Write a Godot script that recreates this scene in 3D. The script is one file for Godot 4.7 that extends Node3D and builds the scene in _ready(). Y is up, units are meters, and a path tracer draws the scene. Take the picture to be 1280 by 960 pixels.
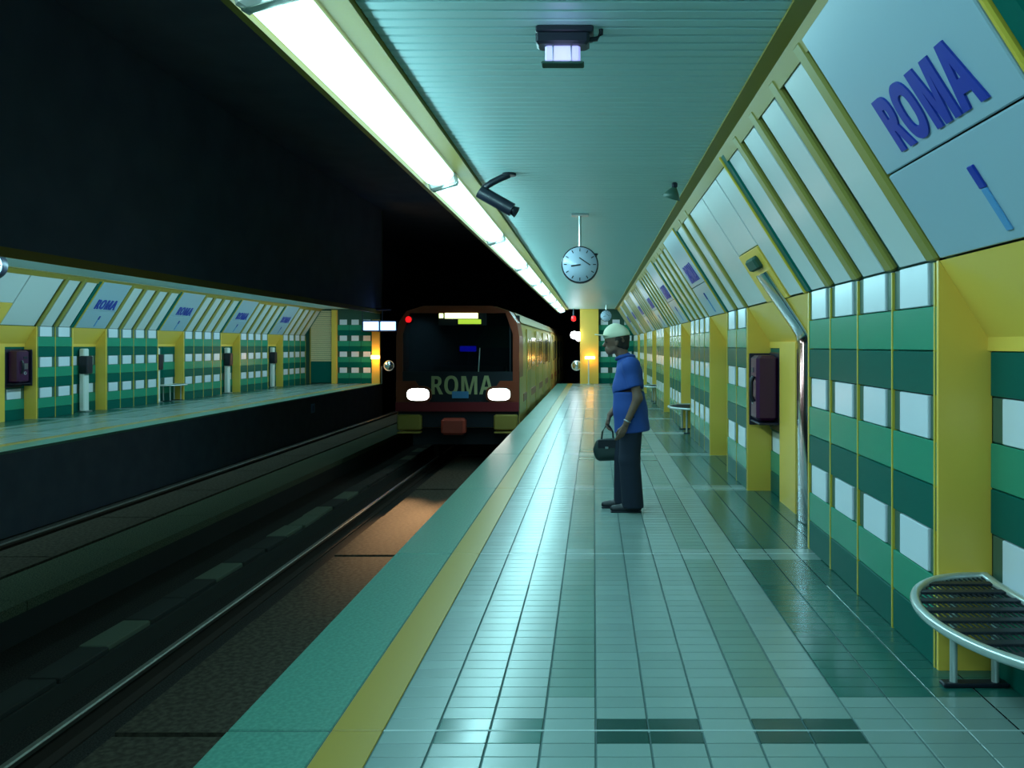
extends Node3D

const F := 1040.0
const EYE := 1.55
const AXIS2 := -10.12          # mirror: left x = AXIS2 - right x
const EDGE := -1.474           # platform edge
const WALL := 1.645            # face of the right wall
const RECESS := 1.88           # back of a recess
const KINK := 1.96
const CEIL := 3.04
const TOPX := 0.96             # where slope meets ceiling
const ANG := 0.5655            # lean of the slope
const BAND := KINK / 9.0
const COL := 0.2135
const ROW := 0.107
const END := 34.0
const ORD := ["first", "second", "third", "fourth", "fifth", "sixth", "seventh", "eighth", "ninth", "tenth", "eleventh", "twelfth", "thirteenth"]

var M := {}
var box_cache := {}
var used := {}
var rng := RandomNumberGenerator.new()

# ------------------------------------------------------------------ helpers
func C(r: float, g: float, b: float) -> Color:
	return Color(r, g, b).linear_to_srgb()

func mat(key: String, c: Color, rough := 0.6, metal := 0.0, spec := 0.5) -> StandardMaterial3D:
	var m := StandardMaterial3D.new()
	m.albedo_color = c
	m.roughness = rough
	m.metallic = metal
	m.metallic_specular = spec
	M[key] = m
	return m

func glow(key: String, c: Color, e: float) -> StandardMaterial3D:
	var m := mat(key, c, 0.5)
	m.emission_enabled = true
	m.emission = c
	m.emission_energy_multiplier = e
	return m

func noise_tex(a: Color, b: Color, freq: float, sd: int, contrast := 1.0) -> ImageTexture:
	var n := FastNoiseLite.new()
	n.seed = sd
	n.frequency = freq
	n.fractal_octaves = 4
	var g := n.get_seamless_image(256, 256)
	var im := Image.create(256, 256, false, Image.FORMAT_RGB8)
	for y in 256:
		for x in 256:
			var v: float = clamp((g.get_pixel(x, y).r - 0.5) * contrast + 0.5, 0.0, 1.0)
			im.set_pixel(x, y, a.lerp(b, v))
	return ImageTexture.create_from_image(im)

func grained(key: String, a: Color, b: Color, freq: float, sd: int, scale: float, rough := 0.6, contrast := 1.6, metal := 0.0) -> StandardMaterial3D:
	var m := mat(key, Color.WHITE, rough, metal)
	m.albedo_texture = noise_tex(a, b, freq, sd, contrast)
	m.uv1_triplanar = true
	m.uv1_world_triplanar = true
	m.uv1_scale = Vector3.ONE * scale
	return m

func nm(called: String) -> String:
	if not used.has(called):
		used[called] = 0
		return called
	used[called] += 1
	return "%s_%03d" % [called, used[called]]

func P(x: float, y: float, d: float) -> Vector3:
	return Vector3(x, y, -d)

func mx(s: int, x: float) -> float:
	return x if s > 0 else AXIS2 - x

func thing(called: String, at: Vector3, label: String, category: String, group := "") -> Node3D:
	var o := Node3D.new()
	o.name = nm(called)
	add_child(o)
	o.position = at
	o.set_meta("label", label)
	o.set_meta("category", category)
	if group != "":
		o.set_meta("group", group)
	return o

func structure(called: String, label := "", category := "") -> Node3D:
	var o := Node3D.new()
	o.name = nm(called)
	add_child(o)
	o.set_meta("kind", "structure")
	if label != "":
		o.set_meta("label", label)
		o.set_meta("category", category)
	return o

func part(called: String, mesh: Mesh, m: Material, parent: Node, at := Vector3.ZERO, rot := Vector3.ZERO) -> MeshInstance3D:
	var o := MeshInstance3D.new()
	o.name = called
	o.mesh = mesh
	o.material_override = m
	o.position = at
	o.rotation = rot
	o.cast_shadow = GeometryInstance3D.SHADOW_CASTING_SETTING_ON
	parent.add_child(o, true)
	return o

func quad(st: SurfaceTool, a: Vector3, b: Vector3, c: Vector3, d: Vector3) -> void:
	st.add_vertex(a); st.add_vertex(b); st.add_vertex(c)
	st.add_vertex(a); st.add_vertex(c); st.add_vertex(d)

func start() -> SurfaceTool:
	var st := SurfaceTool.new()
	st.begin(Mesh.PRIMITIVE_TRIANGLES)
	st.set_smooth_group(-1)
	return st

func done(st: SurfaceTool) -> ArrayMesh:
	st.generate_normals()
	return st.commit()

# convex solid between two rings of equal count (rings run the same way)
func loft(rings: Array, caps := true, smooth := false) -> ArrayMesh:
	var st := SurfaceTool.new()
	st.begin(Mesh.PRIMITIVE_TRIANGLES)
	st.set_smooth_group(1 if smooth else -1)
	var n: int = rings[0].size()
	for k in rings.size() - 1:
		for i in n:
			var j := (i + 1) % n
			quad(st, rings[k][i], rings[k][j], rings[k + 1][j], rings[k + 1][i])
	if caps:
		st.set_smooth_group(-1)
		for i in range(1, n - 1):
			st.add_vertex(rings[0][0]); st.add_vertex(rings[0][i + 1]); st.add_vertex(rings[0][i])
			var l: Array = rings[rings.size() - 1]
			st.add_vertex(l[0]); st.add_vertex(l[i]); st.add_vertex(l[i + 1])
	st.generate_normals()
	return st.commit()

# box with chamfered edges, centred
func cbox(sx: float, sy: float, sz: float, c := 0.004) -> ArrayMesh:
	var key := "%.4f %.4f %.4f %.4f" % [sx, sy, sz, c]
	if box_cache.has(key):
		return box_cache[key]
	var rings := []
	for l in [[-sy / 2, c], [-sy / 2 + c, 0.0], [sy / 2 - c, 0.0], [sy / 2, c]]:
		var y: float = l[0]
		var hx: float = sx / 2 - l[1]
		var hz: float = sz / 2 - l[1]
		rings.append([
			Vector3(-hx + c, y, -hz), Vector3(hx - c, y, -hz), Vector3(hx, y, -hz + c), Vector3(hx, y, hz - c),
			Vector3(hx - c, y, hz), Vector3(-hx + c, y, hz), Vector3(-hx, y, hz - c), Vector3(-hx, y, -hz + c)])
	var m := loft(rings)
	box_cache[key] = m
	return m

func pbox(sx: float, sy: float, sz: float) -> BoxMesh:
	var key := "p %.4f %.4f %.4f" % [sx, sy, sz]
	if box_cache.has(key):
		return box_cache[key]
	var b := BoxMesh.new()
	b.size = Vector3(sx, sy, sz)
	box_cache[key] = b
	return b

# plain box given by limits in x, y and depth
func slab(called: String, m: Material, parent: Node, x0: float, x1: float, y0: float, y1: float, d0: float, d1: float) -> MeshInstance3D:
	return part(called, pbox(abs(x1 - x0), abs(y1 - y0), abs(d1 - d0)), m, parent, P((x0 + x1) / 2, (y0 + y1) / 2, (d0 + d1) / 2))

# outline in x,y pushed along depth
func extrude(poly: Array, d0: float, d1: float) -> ArrayMesh:
	var pts := PackedVector2Array()
	for p in poly:
		pts.append(Vector2(p[0], p[1]))
	var tri := Geometry2D.triangulate_polygon(pts)
	var st := start()
	for i in range(0, tri.size(), 3):
		var a := pts[tri[i]]
		var b := pts[tri[i + 1]]
		var c := pts[tri[i + 2]]
		st.add_vertex(P(a.x, a.y, d0)); st.add_vertex(P(b.x, b.y, d0)); st.add_vertex(P(c.x, c.y, d0))
		st.add_vertex(P(a.x, a.y, d1)); st.add_vertex(P(c.x, c.y, d1)); st.add_vertex(P(b.x, b.y, d1))
	for i in pts.size():
		var a := pts[i]
		var b := pts[(i + 1) % pts.size()]
		quad(st, P(a.x, a.y, d0), P(b.x, b.y, d0), P(b.x, b.y, d1), P(a.x, a.y, d1))
	return done(st)

func tube(path: Array, r: float, n := 10, closed := false) -> ArrayMesh:
	var rings := []
	var cnt := path.size()
	for k in cnt:
		var a: Vector3 = path[(k - 1 + cnt) % cnt] if closed else path[max(k - 1, 0)]
		var b: Vector3 = path[(k + 1) % cnt] if closed else path[min(k + 1, cnt - 1)]
		var t := (b - a).normalized()
		var u := t.cross(Vector3.UP if abs(t.y) < 0.9 else Vector3.RIGHT).normalized()
		var v := u.cross(t).normalized()
		var ring := []
		for i in n:
			var q := TAU * i / n
			ring.append(path[k] + u * cos(q) * r + v * sin(q) * r)
		rings.append(ring)
	if closed:
		rings.append(rings[0])
	return loft(rings, not closed, true)

# profile of [radius, height] turned round y
func lathe(profile: Array, n := 24) -> ArrayMesh:
	var rings := []
	for p in profile:
		var ring := []
		for i in n:
			var q := TAU * i / n
			ring.append(Vector3(cos(q) * p[0], p[1], -sin(q) * p[0]))
		rings.append(ring)
	return loft(rings, true, true)

func text(called: String, s: String, size: float, depth: float, m: Material, parent: Node, basis: Basis, at: Vector3, width := 0.0, bold := 0.8) -> MeshInstance3D:
	var t := TextMesh.new()
	var f := SystemFont.new()
	f.font_names = PackedStringArray(["Droid Sans"])
	f.font_weight = 700
	var fv := FontVariation.new()
	fv.base_font = f
	fv.variation_embolden = bold
	t.font = fv
	t.text = s
	t.font_size = 64
	t.pixel_size = size / 46.0
	t.depth = depth
	var o := part(called, t, m, parent)
	var w := t.get_aabb().size.x
	var k := 1.0
	if width > 0.0 and w > 0.0:
		k = width / w
	o.transform = Transform3D(Basis(basis.x * k, basis.y, basis.z), at)
	return o

# ------------------------------------------------------------------ materials
func materials() -> void:
	mat("white", C(0.74, 0.77, 0.86), 0.25)
	mat("slope_white", C(0.62, 0.65, 0.67), 0.26)
	mat("light_green", C(0.028, 0.27, 0.165), 0.26, 0.0, 0.3)
	mat("dark_green", C(0.003, 0.11, 0.086), 0.32, 0.0, 0.15)
	mat("gap_green", C(0.05, 0.12, 0.09), 0.4)
	mat("yellow", C(0.88, 0.54, 0.08), 0.35)
	mat("olive", C(0.30, 0.22, 0.03), 0.45)
	mat("rib", C(0.30, 0.25, 0.05), 0.4)
	mat("seam", C(0.66, 0.46, 0.05), 0.35)
	mat("ceiling_slat", C(0.44, 0.66, 0.66), 0.40, 0.0)
	mat("ceiling_back", C(0.12, 0.13, 0.13), 0.8)
	grained("tunnel", C(0.120, 0.145, 0.205), C(0.150, 0.175, 0.240), 0.02, 31, 0.15, 0.95, 1.0)
	M["tunnel"].metallic_specular = 0.2
	grained("platform_face", C(0.110, 0.130, 0.180), C(0.140, 0.160, 0.215), 0.02, 32, 0.3, 0.95, 1.0)
	M["platform_face"].metallic_specular = 0.2
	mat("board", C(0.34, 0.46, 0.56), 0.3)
	mat("soot", C(0.045, 0.045, 0.045), 0.95, 0.0, 0.2)
	mat("core", C(0.02, 0.075, 0.05), 0.7)
	grained("edge_stone", C(0.055, 0.205, 0.155), C(0.105, 0.29, 0.225), 0.05, 3, 3.0, 0.32)
	mat("stripe", C(0.36, 0.24, 0.03), 0.34)
	mat("grout", C(0.09, 0.15, 0.15), 0.8, 0.0, 0.2)
	mat("joint_metal", C(0.34, 0.44, 0.44), 0.5)
	for k in 3:
		var v := 0.96 + 0.04 * k
		mat("tile_light_%d" % k, C(0.205 * v, 0.295 * v, 0.28 * v), 0.27)
		mat("tile_mid_%d" % k, C(0.13 * v, 0.225 * v, 0.195 * v), 0.24)
		mat("tile_green_%d" % k, C(0.02 * v, 0.12 * v, 0.098 * v), 0.2)
		mat("tile_dark_%d" % k, C(0.007 * v, 0.055 * v, 0.044 * v), 0.24)
	var vc := mat("tile_far", Color.WHITE, 0.26)
	vc.vertex_color_use_as_albedo = true
	mat("chrome", C(0.78, 0.78, 0.86), 0.12, 1.0)
	mat("steel", C(0.55, 0.58, 0.6), 0.3, 1.0)
	mat("bench_rim", C(0.62, 0.66, 0.66), 0.3, 0.6)
	mat("dark_metal", C(0.012, 0.016, 0.03), 0.45, 0.3)
	mat("black", C(0.008, 0.010, 0.02), 0.4)
	mat("phone", C(0.055, 0.006, 0.045), 0.35)
	mat("phone_dark", C(0.012, 0.010, 0.03), 0.4)
	mat("blue_dark", C(0.008, 0.035, 0.36), 0.35)
	mat("blue_light", C(0.10, 0.30, 0.60), 0.35)
	mat("pale", C(0.70, 0.72, 0.70), 0.4)
	glow("tube", Color(0.74, 0.98, 1.0), 2.5)
	glow("lamp_white", Color(0.95, 0.98, 1.0), 6.0)
	glow("lamp_blue", Color(0.55, 0.72, 1.0), 3.0)
	glow("lamp_lilac", Color(0.72, 0.72, 1.0), 0.5)
	glow("lamp_warm", Color(1.0, 0.80, 0.45), 5.0)
	glow("lamp_red", Color(1.0, 0.10, 0.12), 0.9)
	glow("headlamp", Color(1.0, 0.94, 0.90), 9.0)
	glow("display_top", Color(0.95, 1.0, 0.70), 1.8)
	glow("display_low", Color(0.70, 0.85, 0.25), 0.7)
	glow("screen_blue", Color(0.04, 0.04, 0.75), 0.5)
	grained("ballast", C(0.030, 0.028, 0.026), C(0.065, 0.060, 0.052), 0.09, 11, 2.2, 0.95)
	grained("walkway", C(0.06, 0.07, 0.05), C(0.16, 0.18, 0.12), 0.09, 12, 2.0, 0.9)
	grained("brown_slab", C(0.055, 0.045, 0.034), C(0.10, 0.085, 0.064), 0.05, 13, 1.2, 0.85)
	mat("rail_steel", C(0.20, 0.19, 0.16), 0.38, 0.8)
	mat("rail_side", C(0.045, 0.034, 0.028), 0.9, 0.0, 0.2)
	for k in ["ballast", "walkway", "brown_slab"]:
		M[k].metallic_specular = 0.1
	mat("lid_pale", C(0.13, 0.15, 0.11), 0.85, 0.0, 0.2)
	mat("lid_dark", C(0.050, 0.050, 0.046), 0.95, 0.0, 0.2)
	mat("train_side", C(0.55, 0.36, 0.09), 0.35)
	mat("train_red", C(0.30, 0.05, 0.018), 0.38)
	mat("train_band", C(0.22, 0.012, 0.02), 0.4)
	mat("train_roof", C(0.36, 0.23, 0.10), 0.6)
	mat("train_door", C(0.46, 0.31, 0.07), 0.4)
	mat("train_glass", C(0.07, 0.07, 0.03), 0.15)
	mat("train_dark", C(0.008, 0.012, 0.022), 0.6)
	mat("cab_green", C(0.02, 0.07, 0.045), 0.7)
	mat("coupler_red", C(0.38, 0.05, 0.03), 0.6)
	mat("guard", C(0.40, 0.27, 0.05), 0.6)
	mat("letter_pale", C(0.55, 0.52, 0.26), 0.6)
	var pane := mat("pane", Color(0.02, 0.05, 0.05, 0.35), 0.06)
	pane.transparency = BaseMaterial3D.TRANSPARENCY_ALPHA
	mat("shutter", C(0.80, 0.62, 0.36), 0.4)
	mat("skin", C(0.16, 0.085, 0.06), 0.6)
	mat("shirt", C(0.016, 0.060, 0.28), 0.8)
	mat("trousers", C(0.006, 0.012, 0.03), 0.85)
	mat("shoe", C(0.010, 0.012, 0.02), 0.5)
	mat("cap", C(0.66, 0.66, 0.50), 0.8)
	mat("hair", C(0.02, 0.015, 0.012), 0.8)
	mat("bag", C(0.010, 0.030, 0.030), 0.6)

# ------------------------------------------------------------------ camera, air, light
func view() -> void:
	var cam := Camera3D.new()
	cam.name = "camera"
	add_child(cam)
	cam.position = Vector3(0, EYE, 0)
	var near := 0.05
	cam.set_frustum(near * 960.0 / F, Vector2(-102.0, -48.0) * near / F, near, 200.0)
	cam.current = true
	var we := WorldEnvironment.new()
	we.name = "world_environment"
	var e := Environment.new()
	e.background_mode = Environment.BG_COLOR
	e.background_color = Color(0.0, 0.0, 0.0)
	e.tonemap_mode = Environment.TONE_MAPPER_LINEAR
	e.tonemap_exposure = 1.36
	e.sdfgi_enabled = true
	e.ssao_enabled = true
	e.ssil_enabled = true
	we.environment = e
	add_child(we)

const TUBE_ENERGY := 7.8
func strip_light(s: int, d0: float, d1: float, label: String) -> void:
	var o := thing("strip_light", P(mx(s, -1.30), CEIL, (d0 + d1) / 2), label, "light", "strip lights along the platform edges")
	var L := d1 - d0
	var g := float(s)
	part("housing", extrude([[-0.135 * g, -0.085], [0.125 * g, -0.012], [0.125 * g, 0.06], [-0.135 * g, 0.06]], -L / 2, L / 2), M.olive, o)
	var n := Vector2(0.07, -0.23).normalized()
	var a := Vector2(-0.12, -0.106) 
	var b := Vector2(0.11, -0.036)
	var poly := []
	# drop diffuser: a shallow rounded trough
	var across := (b - a)
	for k in 11:
		var q := a + across * k / 10.0 + n * sin(PI * k / 10.0) * 0.055
		poly.append([q.x * g, q.y])
	for q in [b - n * 0.02, a - n * 0.02]:
		poly.append([q.x * g, q.y])
	part("diffuser_tube", extrude(poly, -L / 2 + 0.05, L / 2 - 0.05), M.tube, o)
	for e in [-1, 1]:
		part("end_cap", cbox(0.25, 0.12, 0.05, 0.02), M.pale, o, Vector3(0.01 * g, -0.085, e * (L / 2 - 0.026)), Vector3(0, 0, atan2(0.07, 0.23) * g))
	var l := AreaLight3D.new()
	l.name = "tube_light"
	l.area_size = Vector2(0.22, L - 0.12)
	l.area_normalize_energy = false
	l.light_energy = TUBE_ENERGY * (1.0 if s > 0 else 0.8)
	l.light_color = Color(0.70, 0.97, 1.0)
	l.area_range = 40.0
	l.area_attenuation = 2.0
	l.shadow_enabled = true
	o.add_child(l)
	var c := (a + b) / 2 + n * 0.066
	# light faces its own -z
	# the reflector behind the tubes throws the light towards the platform
	var fwd := Vector3(0.70 * g, -0.714, 0)
	var ydir := Vector3(0, 0, 1)
	var zdir := -fwd
	var xdir := ydir.cross(zdir)
	l.transform = Transform3D(Basis(xdir, ydir, zdir), Vector3(c.x * g, c.y, 0))

func lights() -> void:
	var k := 0
	for i in range(-3, 8):
		var d0 := 7.13 + 3.85 * (i - 1)
		var d1 := d0 + 3.85
		if d1 > END + 0.5:
			break
		if d1 < 3.2:
			strip_light(1, d0, d1, "white strip light above the right platform edge, %s behind the camera" % ORD[2 - (i + 3)] if i < -0 else "white strip light above the right platform edge, just overhead")
		else:
			strip_light(1, d0, d1, "white fluorescent strip over the right platform edge, %s from the camera" % ORD[k])
			k += 1
	k = 0
	for i in range(-3, 8):
		var d0 := 7.13 + 3.85 * (i - 1)
		var d1 := d0 + 3.85
		if d1 > END + 0.5:
			break
		d1 = min(d1, END - 1.3)
		strip_light(-1, d0, d1, "fluorescent strip over the far left platform edge, %s along it" % ORD[k])
		k += 1

# ------------------------------------------------------------------ shell
func shell() -> void:
	var r := structure("wall_concrete")
	slab("tunnel_wall", M.tunnel, r, 2.0, 2.4, -1.6, 7.4, -9, 62)
	slab("tunnel_wall", M.tunnel, r, mx(-1, 2.0), mx(-1, 2.4), -1.6, 7.4, -9, 62)
	slab("tunnel_wall", M.tunnel, r, mx(-1, 2.0), 2.0, -1.6, 7.4, 61.7, 62)
	slab("tunnel_wall", M.tunnel, r, mx(-1, 2.0), 2.0, -1.6, 7.4, -9, -8.7)
	var c := structure("ceiling_tunnel")
	slab("soffit", M.tunnel, c, mx(-1, 2.0), 2.0, 7.1, 7.4, -8.7, 61.7)
	for s in [1, -1]:
		slab("fascia", M.tunnel, c, mx(s, -1.46), mx(s, -1.44), 3.0, 7.1, -8.7, END)
		slab("fascia_lip", M.olive, c, mx(s, -1.475), mx(s, -1.437), 2.915 if s > 0 else 2.85, 3.0, -8.7, END)
	var f := structure("floor_track")
	slab("track_bed", M.ballast, f, mx(-1, EDGE) - 0.0, EDGE, -1.6, -1.28, -8.7, 61.7)
	# near track slab, in separate pours
	var d := -4.0
	var k := 0
	while d < 40.0:
		slab("concrete_slab", M.brown_slab, f, -3.28, -2.42, -1.28, -1.10 - 0.012 * (k % 2), d + 0.02, d + 2.4)
		d += 2.42
		k += 1
	d = -4.0
	while d < 40.0:
		slab("concrete_slab", M.brown_slab, f, mx(-1, -3.28), mx(-1, -2.42), -1.28, -1.12, d + 0.02, d + 2.4)
		d += 2.42
	# raised walkway between the tracks
	d = -4.0
	while d < 60.0:
		slab("walkway_slab", M.walkway, f, -6.20, -5.45, -1.0, -0.90, d + 0.015, d + 2.0)
		d += 2.0
	slab("walkway_kerb", M.soot, f, -6.19, -5.47, -1.28, -1.0, -4.0, 60.0)
	# cable trough with loose lids
	rng.seed = 5
	slab("cable_trough", M.lid_dark, f, -4.52, -4.20, -1.28, -1.12, -4, 60)
	d = 2.0
	while d < 34.0:
		var pale: bool = rng.randf() < 0.34
		part("trough_lid", cbox(0.26, 0.05, 0.68, 0.008), M.lid_pale if pale else M.lid_dark, f, P(-4.36 + rng.randf_range(-0.02, 0.02), -1.095, d), Vector3(0, rng.randf_range(-0.02, 0.02), 0))
		d += 0.7
	for x in [-3.71, -2.25, mx(-1, -3.71), mx(-1, -2.25)]:
		var label: String = {0: "shiny steel rail lit by the train headlamps, left rail of the near track", 1: "steel rail of the near track, hidden close under the right platform", 2: "dark steel rail of the far track, nearer the raised walkway", 3: "dark steel rail of the far track, beside the left platform"}[[-3.71, -2.25, mx(-1, -3.71), mx(-1, -2.25)].find(x)]
		var t := thing("rail", P(x, -1.28, 20), label, "rail", "running rails")
		part("rail_foot", extrude([[-0.07, 0.0], [0.07, 0.0], [0.07, 0.015], [0.012, 0.04], [0.012, 0.15], [-0.012, 0.15], [-0.012, 0.04], [-0.07, 0.015]], -24, 40), M.rail_side, t)
		part("rail_head", extrude([[-0.030, 0.15], [0.030, 0.15], [0.030, 0.18], [0.020, 0.19], [-0.020, 0.19], [-0.030, 0.18]], -24, 40), M.rail_steel, t)

# ------------------------------------------------------------------ platform floor
func tile_kind(c: int, d: float) -> String:
	# c counts columns from x = 0.009 (column 0 starts there)
	var main := d > 2.98 and d < 3.70
	if d > 3.237 and d < 3.462 and (c == 0 or c == 1 or c == 3 or c == 4):
		return "dark"
	if d > 3.237 and d < 3.462 and (c == -2 or c == -3):
		return "green"
	if main:
		return "light"
	for j in range(1, 12):
		var q := 3.35 + 2.85 * j
		if abs(d - q) < 0.17:
			return "light"
	if c >= 5:
		return "green"
	if c == -1 or c == 3:
		return "mid"
	return "light"

func tile_mesh() -> ArrayMesh:
	return cbox(COL - 0.008, 0.012, ROW - 0.004, 0.0015)

func platform(s: int) -> void:
	var fl := structure("floor_right" if s > 0 else "floor_left")
	slab("platform_base", M.platform_face, fl, mx(s, EDGE), mx(s, 2.0), -1.28, -0.03, -8.7, END)
	slab("mortar_bed", M.grout, fl, mx(s, EDGE + 0.02), mx(s, 2.0), -0.03, -0.006, -8.7, END)
	# edge slabs and yellow stripe
	var d := 3.35 - 2.85 * 3
	while d < END:
		var e: float = min(d + 2.85, END)
		part("edge_slab", cbox(0.413, 0.05, e - d - 0.012, 0.004), M.edge_stone, fl, P(mx(s, EDGE + 0.206), -0.025, (d + e) / 2))
		part("warning_stripe", cbox(0.207, 0.03, e - d - 0.006, 0.003), M.stripe, fl, P(mx(s, -0.952), -0.015, (d + e) / 2))
		slab("expansion_joint", M.joint_metal, fl, mx(s, -0.845), mx(s, 1.9), -0.02, 0.0008, d - 0.006, d + 0.006)
		d += 2.85
	# tiles
	var start_d := 3.35 - ROW * 20
	var rows := int((END - start_d) / ROW)
	if s < 0:
		start_d = 3.35 + ROW * 70
		rows = int((END - start_d) / ROW)
	var st := SurfaceTool.new()
	st.begin(Mesh.PRIMITIVE_TRIANGLES)
	var cols := {"light": Color(0.205, 0.295, 0.28), "mid": Color(0.13, 0.225, 0.195), "green": Color(0.02, 0.12, 0.098), "dark": Color(0.007, 0.055, 0.044)}
	var one := tile_mesh()
	rng.seed = 21
	var placed := 0
	for r in rows:
		var dc := start_d + ROW * (r + 0.5)
		for c in range(-4, 9):
			var x := 0.009 + COL * (c + 0.5)
			var w := COL
			var k := tile_kind(c, dc)
			var v := rng.randi() % 3
			if s > 0 and c < 8 and dc > 3.35 - ROW * 6 and placed < 300 and abs(x) < dc * 0.55 + 0.3:
				part("floor_tile", one, M["tile_%s_%d" % [k, v]], fl, P(mx(s, x), -0.006, dc))
				placed += 1
			else:
				var hx := (w - 0.008) / 2
				var hz := (ROW - 0.004) / 2
				var cc: Color = cols[k] * (0.96 + 0.04 * v)
				st.set_color(cc)
				st.set_normal(Vector3.UP)
				var a := P(mx(s, x) - hx, 0.0, dc + hz)
				quad(st, a, a + Vector3(2 * hx, 0, 0), a + Vector3(2 * hx, 0, 2 * hz), a + Vector3(0, 0, 2 * hz))
				# near edge and side faces of the joint
				st.set_normal(Vector3.BACK)
				var b := a + Vector3(0, 0, 2 * hz)
				quad(st, b, b + Vector3(2 * hx, 0, 0), b + Vector3(2 * hx, -0.008, 0), b + Vector3(0, -0.008, 0))
				st.set_normal(Vector3.RIGHT)
				var e := a + Vector3(2 * hx, 0, 0)
				quad(st, e, e + Vector3(0, 0, 2 * hz), e + Vector3(0, -0.008, 2 * hz), e + Vector3(0, -0.008, 0))
				st.set_normal(Vector3.LEFT)
				quad(st, a, a + Vector3(0, -0.008, 0), a + Vector3(0, -0.008, 2 * hz), a + Vector3(0, 0, 2 * hz))
	var o := part("floor_tiles", st.commit(), M.tile_far, fl)
	o.set_meta("kind", "stuff")
	# plain tile floor behind the camera
	var d0 := -8.7
	var d1 := start_d
	slab("tile_field", M.tile_light_1, fl, mx(s, -0.845), mx(s, 1.077), -0.006, -0.0005, d0, d1)
	slab("tile_field", M.tile_green_1, fl, mx(s, 1.077), mx(s, 1.95), -0.006, -0.0005, d0, d1)

# ------------------------------------------------------------------ ceiling over a platform
func ceiling(s: int) -> void:
	var c := structure("ceiling_right" if s > 0 else "ceiling_left")
	slab("ceiling_backing", M.ceiling_back, c, mx(s, -1.44), mx(s, TOPX + 0.05), 3.10, 3.16, -8.7, END)
	slab("edge_trim", M.olive, c, mx(s, -1.165), mx(s, -1.04), 3.015, 3.10, -8.7, END)
	# slats across the platform
	var pitch := 0.1
	var n := 0
	var d := 2.2 if s > 0 else 12.0
	var far := start()
	while d < END - 0.1:
		var x0 := -1.035
		var x1 := 0.90
		if n < 200 and s > 0:
			part("ceiling_slat", cbox(x1 - x0, 0.03, pitch - 0.014, 0.006), M.ceiling_slat, c, P((x0 + x1) / 2, CEIL + 0.015, d + pitch / 2))
		else:
			var a := P(min(mx(s, x0), mx(s, x1)), CEIL, d + pitch - 0.014)
			var w := x1 - x0
			var t := pitch - 0.014
			quad(far, a, a + Vector3(0, 0, t), a + Vector3(w, 0, t), a + Vector3(w, 0, 0))
			quad(far, a, a + Vector3(w, 0, 0), a + Vector3(w, 0.02, 0), a + Vector3(0, 0.02, 0))
			quad(far, a + Vector3(0, 0, t), a + Vector3(0, 0.02, t), a + Vector3(w, 0.02, t), a + Vector3(w, 0, t))
		d += pitch
		n += 1
	var o := part("ceiling_slats", done(far), M.ceiling_slat, c)
	o.set_meta("kind", "stuff")
	slab("ceiling_panel", M.ceiling_slat, c, mx(s, -1.035), mx(s, 0.90), CEIL, CEIL + 0.03, -8.7, 2.2 if s > 0 else 12.0)
	# cove trim where the slope begins
	var poly := [[mx(s, 0.86), CEIL - 0.012], [mx(s, 0.955), CEIL - 0.012], [mx(s, 1.01), CEIL - 0.10], [mx(s, 1.06), CEIL - 0.07], [mx(s, 1.0), CEIL + 0.06], [mx(s, 0.86), CEIL + 0.06]]
	part("cove_trim", extrude(poly, -8.7, END), M.olive, c)

# ------------------------------------------------------------------ clad wall
func on_slope(s: int, t: float, out: float, d: float) -> Vector3:
	# t runs 0 at the ceiling to 1 at the kink; out is the distance proud of the slope
	var x := TOPX + (WALL - TOPX) * t - cos(ANG) * out
	var y := CEIL - (CEIL - KINK) * t - sin(ANG) * out
	return P(mx(s, x), y, d)

const SLOPE := 1.279

func slope_piece(called: String, m: Material, parent: Node, s: int, t0: float, t1: float, d0: float, d1: float, out: float, thick: float, cham := 0.005) -> MeshInstance3D:
	var at := on_slope(s, (t0 + t1) / 2, out - thick / 2, (d0 + d1) / 2)
	return part(called, cbox(thick, (t1 - t0) * SLOPE, d1 - d0, cham), m, parent, at, Vector3(0, 0, ANG * s))

func wall_module(w: Node3D, s: int, d0: float, d1: float) -> void:
	var m := d1 - d0
	var dc := (d0 + d1) / 2
	for b in 9:
		var y1 := KINK - BAND * b
		var y0 := y1 - BAND
		var yc := (y0 + y1) / 2
		if b % 3 == 0:
			var tw := m * 0.62
			part("white_tile", cbox(0.03, BAND - 0.006, tw, 0.004), M.white, w, P(mx(s, WALL + 0.013), yc, dc))
			for e in [-1, 1]:
				part("gap_strip", cbox(0.02, BAND - 0.006, m * 0.19 - 0.012, 0.003), M.gap_green, w, P(mx(s, WALL + 0.020), yc, dc + e * m * 0.405))
		else:
			part("green_panel", cbox(0.03, BAND - 0.005, m - 0.016, 0.004), M.light_green if b % 3 == 1 else M.dark_green, w, P(mx(s, WALL + 0.015), yc, dc))
	# slope: white strip with a rib on each side
	slope_piece("slope_strip", M.slope_white, w, s, 0.04, 0.995, d0 + m * 0.20, d1 - m * 0.20, 0.0, 0.03)

func seam(w: Node3D, s: int, d: float, dark := false) -> void:
	slab("seam_strip", M.seam, w, mx(s, WALL - 0.004), mx(s, WALL + 0.03), 0.0, KINK - 0.01, d - 0.008, d + 0.008)
	if dark:
		slope_piece("slope_rib", M.dark_green, w, s, 0.03, 1.0, d - 0.08, d + 0.04, 0.012, 0.04, 0.012)
		slope_piece("slope_edge", M.seam, w, s, 0.03, 1.0, d + 0.042, d + 0.075, 0.024, 0.05, 0.008)
	else:
		slope_piece("slope_rib", M.rib, w, s, 0.03, 1.0, d - 0.06, d + 0.06, 0.018, 0.045, 0.014)

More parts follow.
